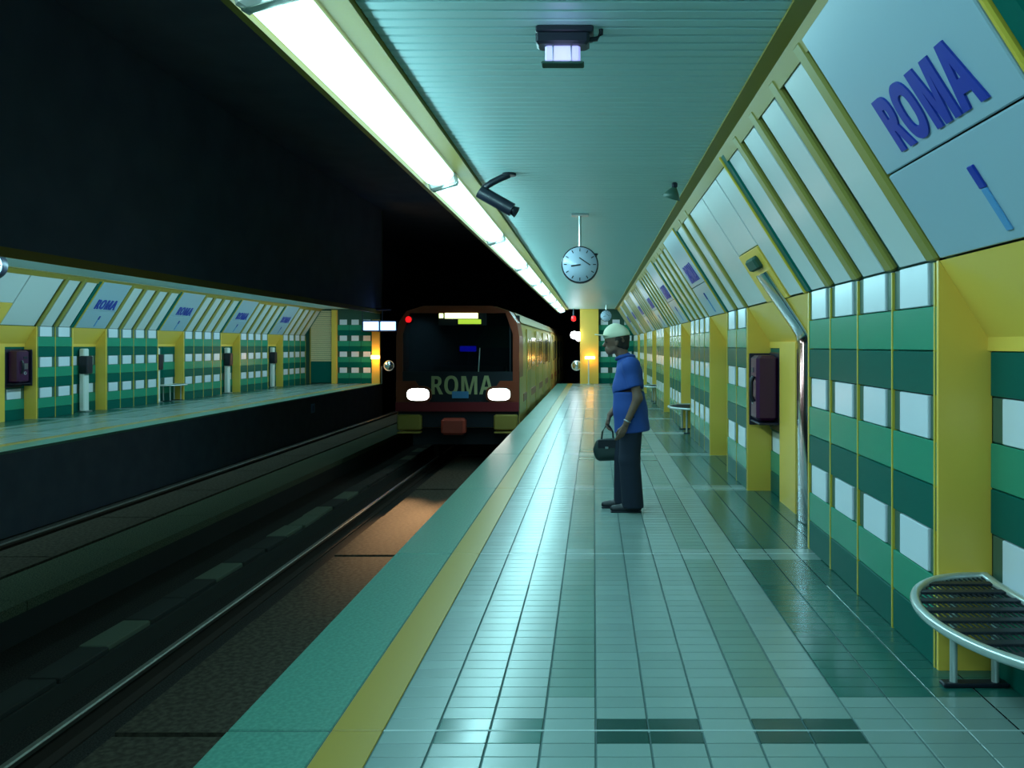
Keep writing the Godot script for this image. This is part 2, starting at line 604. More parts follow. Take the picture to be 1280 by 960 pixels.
func wall_run(w: Node3D, s: int, d0: float, d1: float, n: int) -> void:
	# solid core behind the cladding
	var core := [[mx(s, WALL + 0.03), 0.0], [mx(s, WALL + 0.03), KINK - 0.02], [mx(s, TOPX + 0.04), CEIL], [mx(s, 2.0), CEIL], [mx(s, 2.0), 0.0]]
	part("wall_core", extrude(core, d0 + 0.012, d1 - 0.012), M.core, w)
	var m := (d1 - d0) / n
	for k in n:
		wall_module(w, s, d0 + m * k, d0 + m * (k + 1))
	for k in range(0, n + 1):
		seam(w, s, d0 + m * k + (0.03 if k == 0 else (-0.03 if k == n else 0.0)), k == n)
	# yellow returns at both ends
	var ret := [[mx(s, WALL), 0.0], [mx(s, WALL), KINK], [mx(s, RECESS + 0.02), 1.575], [mx(s, RECESS + 0.02), 0.0]]
	part("yellow_return", extrude(ret, d0 - 0.012, d0 + 0.012), M.yellow, w)
	part("yellow_return", extrude(ret, d1 - 0.012, d1 + 0.012), M.yellow, w)

func recess(w: Node3D, s: int, d0: float, d1: float, board: bool) -> void:
	# sloping yellow apron below the slope
	var a := [[mx(s, WALL + 0.005), KINK - 0.005], [mx(s, RECESS), 1.59], [mx(s, RECESS), BAND * 7], [mx(s, RECESS + 0.04), BAND * 7], [mx(s, RECESS + 0.04), 1.62], [mx(s, WALL + 0.06), KINK - 0.005]]
	part("yellow_apron", extrude(a, d0 + 0.012, d1 - 0.012), M.yellow, w)
	var core := [[mx(s, RECESS + 0.04), 0.0], [mx(s, RECESS + 0.04), 1.60], [mx(s, TOPX + 0.04), CEIL], [mx(s, 2.0), CEIL], [mx(s, 2.0), 0.0]]
	part("wall_core", extrude(core, d0, d1), M.core, w)
	var n := int(round((d1 - d0) / 0.62))
	var m := (d1 - d0 - 0.024) / n
	for k in n:
		var dc := d0 + 0.012 + m * (k + 0.5)
		for b in range(2, 9):
			var yc := KINK - BAND * (b + 0.5)
			if b % 3 == 0:
				part("white_tile", cbox(0.03, BAND - 0.006, m * 0.66, 0.004), M.white, w, P(mx(s, RECESS + 0.025), yc, dc))
				for e in [-1, 1]:
					part("gap_strip", cbox(0.02, BAND - 0.006, m * 0.17 - 0.012, 0.003), M.gap_green, w, P(mx(s, RECESS + 0.03), yc, dc + e * m * 0.415))
			else:
				part("green_panel", cbox(0.03, BAND - 0.005, m - 0.012, 0.004), M.light_green if b % 3 == 1 else M.dark_green, w, P(mx(s, RECESS + 0.025), yc, dc))

func ad_board(s: int, d0: float, d1: float, label: String) -> void:
	var at := on_slope(s, 0.5, 0.0, (d0 + d1) / 2)
	var o := thing("advertising_board", at, label, "sign", "blue-lettered boards on the sloping walls")
	var h := (d1 - d0) / 2 - 0.07
	var inner := Node3D.new()
	var r := Vector3(0, 0, ANG * s)
	var u := Vector3(-sin(ANG) * s, cos(ANG), 0)
	var n := Vector3(-cos(ANG) * s, -sin(ANG), 0)
	inner.free()
	# boards: pieces placed relative to the board's middle
	var up0 := 0.04
	var gap := 0.635
	var a := SLOPE * (0.5 - (up0 + gap - 0.003) / 2)
	part("upper_board", cbox(0.03, SLOPE * (gap - 0.003 - up0), h * 2, 0.006), M.board, o, u * a, r)
	var b := SLOPE * (0.5 - (gap + 0.003 + 0.995) / 2)
	part("lower_board", cbox(0.03, SLOPE * (0.995 - gap - 0.003), h * 2, 0.006), M.board, o, u * b, r)
	var bas := Basis(Vector3(0, 0, s), u, n)
	var word := text("lettering", "ROMA", 0.235, 0.012, M.blue_dark, o, bas, n * 0.018 + Vector3(0, 0, 0.02 * s), 0.80)
	word.set_meta("label", "dark blue capital letters")
	part("blue_bar", cbox(0.012, 0.10, 0.05, 0.003), M.blue_dark, o, u * SLOPE * (0.5 - 0.77) + n * 0.019 + Vector3(0, 0, 0.07 * s), r)
	part("blue_bar", cbox(0.010, 0.19, 0.045, 0.003), M.blue_light, o, u * SLOPE * (0.5 - 0.885) + n * 0.018 + Vector3(0, 0, 0.07 * s), r)

func walls() -> void:
	for s in [1, -1]:
		var w := structure("wall_right" if s > 0 else "wall_left")
		var runs := []        # [d0, d1, modules]
		var recs := []        # [d0, d1, phone?]
		if s > 0:
			runs = [[-5.5, 0.0, 9], [0.1, 2.55, 4], [3.98, 6.38, 4], [8.90, 10.25, 2]]
			recs = [[0.0, 0.1, 2], [2.55, 3.98, 0], [6.38, 8.90, 1], [10.25, 11.75, 0]]
			var d := 11.75
			while d + 3.85 < END - 1.0:
				runs.append([d, d + 2.4, 4])
				recs.append([d + 2.4, d + 3.85, 0])
				d += 3.85
			runs.append([d, END, 4])
		else:
			runs = [[6.0, 8.4, 4], [9.8, 15.0, 8], [17.57, 18.80, 2]]
			recs = [[8.4, 9.8, 0], [15.0, 17.57, 1], [18.80, 20.08, 0]]
			var d := 20.08
			while d + 3.8 < END - 1.0:
				runs.append([d, d + 2.4, 4])
				recs.append([d + 2.4, d + 3.8, 0])
				d += 3.8
			runs.append([d, END, 4])
		for r in runs:
			wall_run(w, s, r[0], r[1], r[2])
		var k := 0
		for r in recs:
			if r[2] == 2:
				continue
			recess(w, s, r[0], r[1], r[2] == 0)
			if r[2] == 0:
				var wallname := "right" if s > 0 else "left"
				ad_board(s, r[0], r[1], "white sloping board with dark blue capitals on the %s wall, %s from the camera" % [wallname, ORD[k]])
				k += 1
			else:
				phone_bay(w, s, r[0], r[1])
		if s < 0:
			# plain wall out of view beside and behind the camera
			slab("wall_panel", M.light_green, w, mx(s, WALL), mx(s, 2.0), 0.0, CEIL, -8.7, 6.0)
		else:
			slab("wall_panel", M.light_green, w, WALL, 2.0, 0.0, CEIL, -8.7, -5.5)

func phone_bay(w: Node3D, s: int, d0: float, d1: float) -> void:
	# slope over the bay: white panels, with a yellow tongue holding a polished strip
	var tn := d0 + 0.60      # tongue starts
	var tf := d0 + 1.46      # tongue ends
	slope_piece("slope_strip", M.slope_white, w, s, 0.04, 0.995, d0 + 0.08, tn - 0.03, 0.0, 0.03)
	slope_piece("slope_strip", M.slope_white, w, s, 0.04, 0.60, tn, tf, 0.0, 0.03)
	slope_piece("slope_strip", M.slope_white, w, s, 0.04, 0.995, tf + 0.03, d1 - 0.08, 0.0, 0.03)
	slope_piece("yellow_tongue", M.yellow, w, s, 0.605, 1.0, tn, tf, 0.012, 0.04)
	# yellow post on the recess wall
	slab("yellow_post", M.yellow, w, mx(s, RECESS - 0.025), mx(s, RECESS + 0.02), 0.0, 1.58, d0 + 1.27, d0 + 1.92)
	# polished strip running down slope, apron and wall
	var o := thing("polished_strip", P(mx(s, RECESS), 0.0, d0 + 0.94), "mirror-polished steel strip running down the %s wall beside the pay telephone" % ("right" if s > 0 else "left"), "panel")
	var g := float(s)
	var t0 := on_slope(1, 0.78, 0.02, 0.0)
	var path := [Vector2(t0.x, t0.y), Vector2(RECESS - 0.10, 1.735), Vector2(RECESS - 0.05, 1.655), Vector2(RECESS - 0.03, 1.57), Vector2(RECESS - 0.03, 1.0), Vector2(RECESS - 0.03, 0.01)]
	var nor := [Vector2(-cos(ANG), -sin(ANG)), Vector2(-cos(ANG), -sin(ANG)), Vector2(-0.92, -0.38), Vector2(-1, -0.05), Vector2(-1, 0), Vector2(-1, 0)]
	var rings := []
	for i in path.size():
		var ring := []
		for k in 20:
			var q := TAU * k / 20
			var c: Vector2 = path[i] + nor[i] * cos(q) * 0.04
			ring.append(Vector3((c.x - RECESS) * g, c.y, sin(q) * 0.21))
		rings.append(ring)
	part("polished_face", loft(rings, true, true), M.chrome, o)
	var top := on_slope(1, 0.70, 0.03, 0.0)
	part("top_shade", cbox(0.07, 0.12, 0.36, 0.02), M.core, o, Vector3((top.x - RECESS) * g, top.y, 0), Vector3(0, 0, ANG * s))
	# pay telephone
	var t := thing("pay_telephone", P(mx(s, RECESS), 0.62, d0 + 2.2), "dark maroon pay telephone box hung in the yellow recess of the %s wall" % ("right" if s > 0 else "left"), "telephone", "pay telephones")
	part("backplate", cbox(0.03, 0.80, 0.50, 0.008), M.phone_dark, t, Vector3(-0.0 * g, 0.46, 0))
	part("housing", cbox(0.22, 0.66, 0.34, 0.03), M.phone, t, Vector3(-0.125 * g, 0.50, 0.02))
	part("side_screen", cbox(0.24, 0.76, 0.02, 0.008), M.phone_dark, t, Vector3(-0.11 * g, 0.47, -0.25))
	part("shelf", cbox(0.22, 0.02, 0.46, 0.006), M.phone_dark, t, Vector3(-0.11 * g, 0.14, 0))
	part("handset", tube([Vector3(-0.25 * g, 0.36, 0.10), Vector3(-0.275 * g, 0.42, 0.10), Vector3(-0.275 * g, 0.56, 0.10), Vector3(-0.25 * g, 0.62, 0.10)], 0.022), M.black, t)
	part("keypad", cbox(0.008, 0.12, 0.10, 0.002), M.steel, t, Vector3(-0.236 * g, 0.50, -0.05))
	part("coin_ring", tube(ring_pts(Vector3(-0.238 * g, 0.36, -0.02), 0.03, 12), 0.006, 6, true), M.steel, t)
	part("card_reader", cbox(0.01, 0.05, 0.12, 0.003), M.dark_metal, t, Vector3(-0.236 * g, 0.68, -0.03))

func ring_pts(c: Vector3, r: float, n: int) -> Array:
	var a := []
	for i in n:
		var q := TAU * i / n
		a.append(c + Vector3(0, cos(q) * r, sin(q) * r))
	return a

# ------------------------------------------------------------------ station ends
func ends() -> void:
	for s in [1, -1]:
		var w := structure("wall_end_right" if s > 0 else "wall_end_left")
		var x_in := -0.02 if s > 0 else -1.42
		slab("end_core", M.core, w, mx(s, x_in + 0.02), mx(s, 2.0), -1.28, 7.1, END, END + 0.4)
		# yellow posts
		if s > 0:
			slab("yellow_post", M.yellow, w, -0.55, 0.20, 0.0, 3.04, END - 0.2, END + 0.2)
		else:
			slab("yellow_post", M.yellow, w, mx(s, -1.42), mx(s, -1.10), 0.0, 2.6, END - 0.16, END)
			slab("yellow_post", M.yellow, w, mx(s, 0.34), mx(s, 0.54), 0.0, 3.0, END - 0.16, END)
		# banded panels between
		var x0 := -1.10 if s < 0 else 0.20
		var x1 := 0.34 if s < 0 else 1.64
		var n := 3
		var m := (x1 - x0) / n
		for k in n:
			var xc := mx(s, x0 + m * (k + 0.5))
			for b in 12:
				var y1 := BAND * 12 - BAND * b
				var yc := y1 - BAND / 2
				if b % 3 == 0:
					part("white_tile", cbox(m * 0.62, BAND - 0.006, 0.03, 0.004), M.white, w, P(xc, yc, END - 0.015))
				else:
					part("green_panel", cbox(m - 0.012, BAND - 0.005, 0.03, 0.004), M.light_green if b % 3 == 1 else M.dark_green, w, P(xc, yc, END - 0.015))
		if s < 0:
			# roller shutter
			var sh := thing("roller_shutter", P(mx(s, 0.99), 0.0, END - 0.05), "warm-lit slatted roller shutter at the far end of the left platform", "shutter")
			for k in 26:
				var y := 0.9 + k * 0.08
				part("slat", cbox(0.86, 0.07, 0.03, 0.012), M.shutter, sh, Vector3(0, y + 0.04, 0))
			part("guide_rail", cbox(0.05, 3.0, 0.06, 0.01), M.olive, sh, Vector3(0.45, 1.5, 0))
			part("guide_rail", cbox(0.05, 3.0, 0.06, 0.01), M.olive, sh, Vector3(-0.45, 1.5, 0))
			part("lower_panel", cbox(0.86, 0.86, 0.03, 0.01), M.dark_green, sh, Vector3(0, 0.46, 0))
	# lamps and fittings at the far ends
	var t := thing("wall_lamp", P(-0.15, 1.06, END - 0.2), "small warm lamp on the yellow pillar at the right platform's far end", "lamp")
	part("bracket", cbox(0.10, 0.10, 0.06, 0.01), M.dark_metal, t, Vector3(0, 0, 0.03))
	part("lamp_glass", cbox(0.42, 0.13, 0.09, 0.03), M.lamp_warm, t, Vector3(0, 0, 0.10))
	omni(t, Vector3(0, 0, 0.22), Color(1.0, 0.75, 0.4), 0.12, 0.1)
	t = thing("wall_lamp", P(mx(-1, -1.22), 1.08, END - 0.16), "small warm lamp on the yellow pillar at the left platform's far end", "lamp")
	part("bracket", cbox(0.10, 0.10, 0.06, 0.01), M.dark_metal, t, Vector3(0, 0, 0.03))
	part("lamp_glass", cbox(0.36, 0.17, 0.09, 0.03), M.lamp_warm, t, Vector3(0.05, 0, 0.10))
	omni(t, Vector3(0.05, 0, 0.24), Color(1.0, 0.72, 0.35), 0.5, 0.1)
	t = thing("tunnel_lamp", P(-0.55, 1.95, END + 0.1), "bright white double lamp at the tunnel mouth beyond the right platform", "lamp")
	part("arm", cbox(0.10, 0.05, 0.05, 0.01), M.dark_metal, t, Vector3(-0.05, 0.05, 0))
	part("lamp_globe", lathe([[0.02, -0.16], [0.13, -0.12], [0.17, 0.0], [0.13, 0.12], [0.02, 0.16]], 16), M.lamp_white, t, Vector3(-0.24, 0.03, 0.0))
	part("lamp_globe", lathe([[0.02, -0.20], [0.10, -0.16], [0.14, 0.0], [0.10, 0.15], [0.02, 0.2]], 16), M.lamp_white, t, Vector3(-0.06, -0.03, 0.14))
	omni(t, Vector3(-0.2, 0.0, 0.4), Color(0.9, 0.96, 1.0), 0.3, 0.15)
	t = thing("signal_lamp", P(-0.80, 2.62, END - 0.6), "small red signal light at the end of the right strip lights", "signal")
	part("bracket", cbox(0.05, 0.36, 0.05, 0.01), M.dark_metal, t, Vector3(0, 0.24, 0))
	part("red_lens", lathe([[0.01, -0.10], [0.08, -0.07], [0.10, 0.0], [0.08, 0.10], [0.01, 0.13]], 14), M.lamp_red, t)
	for s in [1, -1]:
		var x := -0.70 if s > 0 else -8.33
		t = thing("track_mirror", P(x, 0.0, END + 0.1 if s > 0 else END - 0.1), "round convex mirror on a stalk at the %s platform's far end" % ("right" if s > 0 else "left"), "mirror")
		part("stalk", tube([Vector3(0.3 if s > 0 else -0.3, 0, 0), Vector3(0.3 if s > 0 else -0.3, 0.7, 0), Vector3(0, 0.72, 0)], 0.02), M.steel, t)
		part("mirror_face", lathe([[0.19, 0.0], [0.15, 0.03], [0.08, 0.05], [0.005, 0.055]], 20), M.chrome, t, Vector3(0, 0.73, 0.02), Vector3(PI / 2, 0, 0))
		part("mirror_rim", tube(circle_xy(Vector3(0, 0.73, 0.02), 0.2, 20), 0.018, 6, true), M.pale, t)
	t = thing("barrier_pole", P(-0.20, 0.0, END - 0.5), "thin pale pole standing at the right platform's far edge", "pole")
	part("base_flange", lathe([[0.08, 0.0], [0.08, 0.015], [0.03, 0.02], [0.03, 0.03]], 14), M.steel, t)
	part("pole", tube([Vector3(0, 0.02, 0), Vector3(0, 1.0, 0)], 0.028), M.pale, t)
	# lit sign at the left end
	t = thing("lit_sign", P(-8.50, 2.10, END - 0.9), "bluish white lit sign hanging at the left platform's far end", "sign")
	part("sign_case", cbox(1.42, 0.46, 0.12, 0.02), M.dark_metal, t, Vector3(0, 0.23, 0))
	part("lit_panel_glow", cbox(0.60, 0.34, 0.03, 0.01), M.lamp_blue, t, Vector3(-0.34, 0.23, 0.06))
	part("lit_panel_glow", cbox(0.60, 0.34, 0.03, 0.01), M.lamp_blue, t, Vector3(0.34, 0.23, 0.06))
	for e in [-0.4, 0.4]:
		part("hanger", cbox(0.03, 0.42, 0.03, 0.005), M.dark_metal, t, Vector3(e - 0.3, 0.66, 0))
	part("beam", cbox(1.5, 0.07, 0.07, 0.01), M.dark_metal, t, Vector3(-0.3, 0.88, 0))
	omni(t, Vector3(0, 0.23, 0.3), Color(0.5, 0.7, 1.0), 0.12, 0.2)
	# small blue plate on the left platform face
	t = thing("number_plate", P(mx(-1, EDGE) + 0.0, -0.52, 25.6), "small blue plate on the dark face under the left platform edge", "sign")
	part("plate", cbox(0.012, 0.28, 0.34, 0.004), M.blue_light, t, Vector3(0.008, 0.14, 0))
	part("plate_mark", cbox(0.006, 0.16, 0.08, 0.002), M.blue_dark, t, Vector3(0.016, 0.14, 0))

func circle_xy(c: Vector3, r: float, n: int) -> Array:
	var a := []
	for i in n:
		var q := TAU * i / n
		a.append(c + Vector3(cos(q) * r, sin(q) * r, 0))
	return a

func omni(parent: Node, at: Vector3, c: Color, e: float, size: float) -> void:
	var l := OmniLight3D.new()
	l.name = "lamp_light"
	l.position = at
	l.light_color = c
	l.light_energy = e
	l.light_size = size
	l.omni_range = 30.0
	l.omni_attenuation = 2.0
	l.shadow_enabled = true
	parent.add_child(l, true)

# ------------------------------------------------------------------ train
func oval(a: float, b: float) -> Array:
	var o := []
	for i in 28:
		var q := TAU * i / 28
		o.append([sign(cos(q)) * pow(abs(cos(q)), 0.65) * a, sign(sin(q)) * pow(abs(sin(q)), 0.65) * b])
	return o

func oval3(a: float, b: float, z: float) -> Array:
	var o := []
	for p in oval(a, b):
		o.append(Vector3(p[0], p[1], z))
	return o

func train() -> void:
	var d0 := 18.1
	var cx := -2.96
	var t := thing("metro_train", P(cx, -1.09, d0), "orange and yellow metro train arriving with headlamps on, lettered ROMA", "train")
	var y := 1.09             # platform level above the rails
	var hw := 1.34
	# cross section
	var sec := [[-hw, -0.25 + y], [-hw, 1.75 + y], [-hw + 0.05, 2.05 + y], [-hw + 0.22, 2.30 + y], [-hw + 0.6, 2.42 + y], [hw - 0.6, 2.42 + y], [hw - 0.22, 2.30 + y], [hw - 0.05, 2.05 + y], [hw, 1.75 + y], [hw, -0.25 + y]]
	var L := 27.0
	# second half is another car
	var shell_sec := []
	for p in sec:
		shell_sec.append(p)
	part("car_body", extrude(shell_sec, 1.0, 13.2), M.train_side, t)
	part("car_body", extrude(shell_sec, 13.7, L), M.train_side, t)
	part("gangway", extrude([[-0.7, y], [-0.7, 2.1 + y], [0.7, 2.1 + y], [0.7, y]], 13.2, 13.7), M.train_dark, t)
	# cab: open shell of panels so that the windscreen looks into it
	part("cab_floor", extrude([[-hw, -0.25 + y], [hw, -0.25 + y], [hw, 0.85 + y], [-hw, 0.85 + y]], 0.14, 1.0), M.train_side, t)
	part("front_apron", extrude([[-hw + 0.02, -0.24 + y], [hw - 0.02, -0.24 + y], [hw - 0.02, 0.16 + y], [-hw + 0.02, 0.16 + y]], 0.10, 0.14), M.train_dark, t)
	part("cab_side", extrude([[-hw, 0.85 + y], [-hw + 0.06, 0.85 + y], [-hw + 0.06, 1.75 + y], [-hw + 0.11, 2.05 + y], [-hw + 0.27, 2.26 + y], [-hw + 0.22, 2.30 + y], [-hw + 0.05, 2.05 + y], [-hw, 1.75 + y]], 0.12, 1.0), M.train_red, t)
	part("cab_side", extrude([[hw, 0.85 + y], [hw, 1.75 + y], [hw - 0.05, 2.05 + y], [hw - 0.22, 2.30 + y], [hw - 0.27, 2.26 + y], [hw - 0.11, 2.05 + y], [hw - 0.06, 1.75 + y], [hw - 0.06, 0.85 + y]], 0.12, 1.0), M.train_red, t)
	part("cab_roof", extrude([[-hw + 0.22, 2.30 + y], [-hw + 0.6, 2.42 + y], [hw - 0.6, 2.42 + y], [hw - 0.22, 2.30 + y], [hw - 0.27, 2.26 + y], [-hw + 0.27, 2.26 + y]], 0.12, 1.0), M.train_red, t)
	part("roof_panel", extrude([[-hw + 0.2, 2.31 + y], [-hw + 0.6, 2.45 + y], [hw - 0.6, 2.45 + y], [hw - 0.2, 2.31 + y], [hw - 0.03, 2.07 + y], [hw - 0.6, 2.38 + y], [-hw + 0.6, 2.38 + y], [-hw + 0.03, 2.07 + y]], 1.0, L), M.train_roof, t)
	# nose: frame round the windscreen, slightly raked
	var nose := []
	for q in [[0.12, 0.0], [0.0, 0.07]]:
		var ring := []
		for p in sec:
			var x: float = p[0] * (1.0 - q[1] * 0.5)
			ring.append(Vector3(x, p[1] if p[1] < y + 0.5 else p[1] - q[1] * 0.5, -q[0]))
		nose.append(ring)
	# lower front panel
	part("front_panel", extrude([[-hw, 0.16 + y], [hw, 0.16 + y], [hw, 0.98 + y], [-hw, 0.98 + y]], 0.03, 0.13), M.train_dark, t)
	part("front_skirt", extrude([[-hw, 0.30 + y], [-hw + 0.36, 0.30 + y], [-hw + 0.5, 0.66 + y], [-hw + 0.42, 0.78 + y], [-hw, 0.78 + y]], 0.0, 0.10), M.train_red, t)
	part("front_skirt", extrude([[hw, 0.30 + y], [hw, 0.78 + y], [hw - 0.42, 0.78 + y], [hw - 0.5, 0.66 + y], [hw - 0.36, 0.30 + y]], 0.0, 0.10), M.train_red, t)
	part("front_band", extrude([[-hw, 0.12 + y], [hw, 0.12 + y], [hw, 0.32 + y], [-hw, 0.32 + y]], -0.04, 0.10), M.train_band, t)
	part("front_pillar", extrude([[-hw, 0.78 + y], [-hw + 0.14, 0.78 + y], [-hw + 0.14, 1.8 + y], [-hw + 0.3, 2.26 + y], [-hw + 0.22, 2.30 + y], [-hw + 0.05, 2.05 + y], [-hw, 1.75 + y]], 0.02, 0.12), M.train_red, t)
	part("front_pillar", extrude([[hw, 0.78 + y], [hw, 1.75 + y], [hw - 0.05, 2.05 + y], [hw - 0.22, 2.30 + y], [hw - 0.3, 2.26 + y], [hw - 0.14, 1.8 + y], [hw - 0.14, 0.78 + y]], 0.02, 0.12), M.train_red, t)
	part("front_brow", extrude([[-hw + 0.22, 2.30 + y], [-hw + 0.6, 2.42 + y], [hw - 0.6, 2.42 + y], [hw - 0.22, 2.30 + y], [hw - 0.3, 2.26 + y], [-hw + 0.3, 2.26 + y]], 0.02, 0.12), M.train_red, t)
	# cab interior
	part("cab_wall", extrude([[-hw + 0.07, 0.85 + y], [hw - 0.07, 0.85 + y], [hw - 0.07, 2.24 + y], [-hw + 0.07, 2.24 + y]], 0.94, 0.98), M.train_dark, t)
	part("cab_panel", extrude([[0.2, 1.5 + y], [hw - 0.15, 1.5 + y], [hw - 0.15, 2.0 + y], [0.5, 2.0 + y]], 0.90, 0.94), M.cab_green, t)
	part("console", cbox(1.6, 0.25, 0.4, 0.03), M.train_dark, t, Vector3(0.2, 0.97 + y, -0.55))
	part("console_screen", cbox(0.36, 0.12, 0.03, 0.008), M.screen_blue, t, Vector3(0.19, 1.48 + y, -0.25))
	part("screen_stalk", cbox(0.03, 0.36, 0.03, 0.006), M.train_dark, t, Vector3(0.19, 1.25 + y, -0.27))
	part("windscreen", extrude([[-hw + 0.14, 0.98 + y], [hw - 0.14, 0.98 + y], [hw - 0.14, 1.8 + y], [hw - 0.3, 2.26 + y], [-hw + 0.3, 2.26 + y], [-hw + 0.14, 1.8 + y]], 0.07, 0.08), M.pane, t)
	part("windscreen_bar", cbox(0.03, 1.2, 0.03, 0.006), M.train_dark, t, Vector3(hw - 0.20, 1.5 + y, -0.05))
	part("wiper", tube([Vector3(0.45, 0.98 + y, -0.03), Vector3(0.48, 1.5 + y, -0.05)], 0.012, 6), M.steel, t)
	# destination display
	var dd := part("destination_display", cbox(1.05, 0.28, 0.06, 0.01), M.train_dark, t, Vector3(0.10, 2.13 + y, -0.06))
	part("lit_row_glow", cbox(0.72, 0.12, 0.02, 0.004), M.display_top, dd, Vector3(-0.02, 0.07, 0.04))
	part("lit_dot_glow", cbox(0.09, 0.10, 0.02, 0.004), M.display_top, dd, Vector3(-0.46, 0.07, 0.04))
	part("lit_row_glow", cbox(0.50, 0.10, 0.02, 0.004), M.display_low, dd, Vector3(0.16, -0.06, 0.04))
	# marker lamp
	var mk := part("marker_lamp", lathe([[0.10, 0.0], [0.10, 0.03], [0.08, 0.05], [0.01, 0.055]], 16), M.train_dark, t, Vector3(-1.07, 2.12 + y, -0.06), Vector3(PI / 2, 0, 0))
	part("red_lens", lathe([[0.07, 0.0], [0.06, 0.03], [0.01, 0.045]], 14), M.lamp_red, mk, Vector3(0, 0.045, 0))
	# head lamps
	for e in [-1, 1]:
		var h := part("headlamp", extrude(oval(0.29, 0.18), -0.04, 0.04), M.train_red, t, Vector3(e * 0.88 + 0.03, 0.49 + y, 0.0))
		part("headlamp_lens", extrude(oval(0.235, 0.128), -0.025, 0.025), M.headlamp, h, Vector3(0, 0, 0.03))
		part("bezel", tube(oval3(0.245, 0.138, 0.045), 0.012, 6, true), M.steel, h)
		var l := SpotLight3D.new()
		l.name = "headlamp_light"
		l.light_color = Color(1.0, 0.78, 0.55)
		l.light_energy = 75.0
		l.light_size = 0.12
		l.spot_range = 60.0
		l.spot_attenuation = 2.0
		l.spot_angle = 8.5
		l.shadow_enabled = true
		l.position = Vector3(0, 0, 0.10)
		l.rotation = Vector3(-0.29, PI + (0.16 if e < 0 else -0.06), 0)
		h.add_child(l)
	text("lettering", "ROMA", 0.40, 0.02, M.letter_pale, t, Basis(), Vector3(0.08, 0.68 + y, -0.02), 1.35, -0.1)
	part("emblem", cbox(0.36, 0.15, 0.02, 0.005), M.blue_light, t, Vector3(0.06, 0.50 + y - 0.02, 0.0))
	part("coupler", cbox(0.52, 0.36, 0.30, 0.05), M.coupler_red, t, Vector3(-0.07, -0.20 + y, 0.05))
	for e in [-1, 1]:
		part("bogie_guard", cbox(0.52, 0.34, 0.20, 0.03), M.guard, t, Vector3(e * 1.05, -0.12 + y, -0.05))
		part("guard_step", cbox(0.50, 0.04, 0.24, 0.01), M.guard, t, Vector3(e * 1.05, -0.34 + y, -0.05))
	# underframe and wheels
	for a in [[0.6, 13.0], [13.9, 26.8]]:
		part("underframe", extrude([[-1.1, 0.42], [1.1, 0.42], [1.1, 0.85], [-1.1, 0.85]], a[0], a[1]), M.train_dark, t)
		for dd2 in [a[0] + 1.2, a[0] + 3.2, a[1] - 3.2, a[1] - 1.2]:
			for e in [-1, 1]:
				part("wheel", lathe([[0.05, -0.06], [0.40, -0.06], [0.42, 0.0], [0.40, 0.06], [0.05, 0.06]], 20), M.rail_side, t, Vector3(e * 0.735, 0.42, -dd2), Vector3(0, 0, PI / 2))
	# doors and windows on both sides
	for e in [-1, 1]:
		for car in [1.4, 14.1]:
			for k in 4:
				var dc: float = car + 1.2 + k * 3.1
				for q in [-1, 1]:
					var dr := part("door", cbox(0.03, 1.95, 0.62, 0.01), M.train_door, t, Vector3(e * (hw + 0.005), 0.98 + y, -(dc + q * 0.32)))
					part("door_glass", cbox(0.012, 0.75, 0.38, 0.004), M.train_glass, dr, Vector3(e * 0.013, 0.35, 0))
				if k < 3:
					part("side_window", cbox(0.03, 0.75, 1.35, 0.01), M.train_glass, t, Vector3(e * (hw + 0.002), 1.38 + y, -(dc + 1.55)))
	part("lower_stripe", cbox(0.02, 0.18, 12.0, 0.004), M.train_red, t, Vector3(hw + 0.004, 0.35 + y, -7.1))
	part("lower_stripe", cbox(0.02, 0.18, 13.0, 0.004), M.train_red, t, Vector3(hw + 0.004, 0.35 + y, -20.4))

# ------------------------------------------------------------------ benches
func bench(s: int, dc: float, label: String, a := 0.64) -> void:
	var h := 0.45
	var o := thing("bench", P(mx(s, RECESS), 0.0, dc), label, "bench", "curved metal benches in the wall recesses")
	var g := float(s)
	var b := 0.52
	var rim := []
	for i in 33:
		var q := PI * i / 32
		var cx := pow(abs(sin(q)), 0.85) * b
		rim.append(Vector3(-(cx + 0.01) * g, h, -cos(q) * a))
	rim.append(Vector3(-0.03 * g, h, a * 0.9))
	for k in 6:
		rim.append(Vector3(-0.03 * g, h, a * (0.75 - 0.3 * k)))
	part("rim", tube(rim, 0.021, 10, true), M.bench_rim, o)
	# cross slats and fine wires
	for k in 9:
		var z := -a + a * 2 * (k + 1) / 10.0
		var q := acos(clamp(-z / a, -1.0, 1.0))
		var w: float = pow(abs(sin(q)), 0.85) * b
		part("slat", cbox(w - 0.02, 0.012, 0.05, 0.004), M.dark_metal, o, Vector3(-(w / 2 + 0.015) * g, h, z))
	var wires := start()
	for k in range(1, 22):
		var x := b * k / 22.0
		var sq: float = asin(clamp(pow(x / b, 1.0 / 0.85), 0.0, 1.0))
		var zz := cos(sq) * a - 0.01
		var m := pbox(0.006, 0.006, zz * 2)
		wires.append_from(m, 0, Transform3D(Basis(), Vector3(-(x + 0.01) * g, h - 0.004, 0)))
	var ws := part("wire_grid", wires.commit(), M.dark_metal, o)
	ws.set_meta("kind", "stuff")
	for z in [-a * 0.72, a * 0.47]:
		for x in [0.05, 0.24]:
			part("leg", tube([Vector3(-x * g, 0.01, z), Vector3(-x * g, h - 0.01, z)], 0.018, 8), M.bench_rim, o)
		part("leg_foot", cbox(0.30, 0.02, 0.06, 0.005), M.dark_metal, o, Vector3(-0.145 * g, 0.01, z))
		part("leg_brace", cbox(0.22, 0.025, 0.025, 0.004), M.dark_metal, o, Vector3(-0.145 * g, h - 0.03, z))

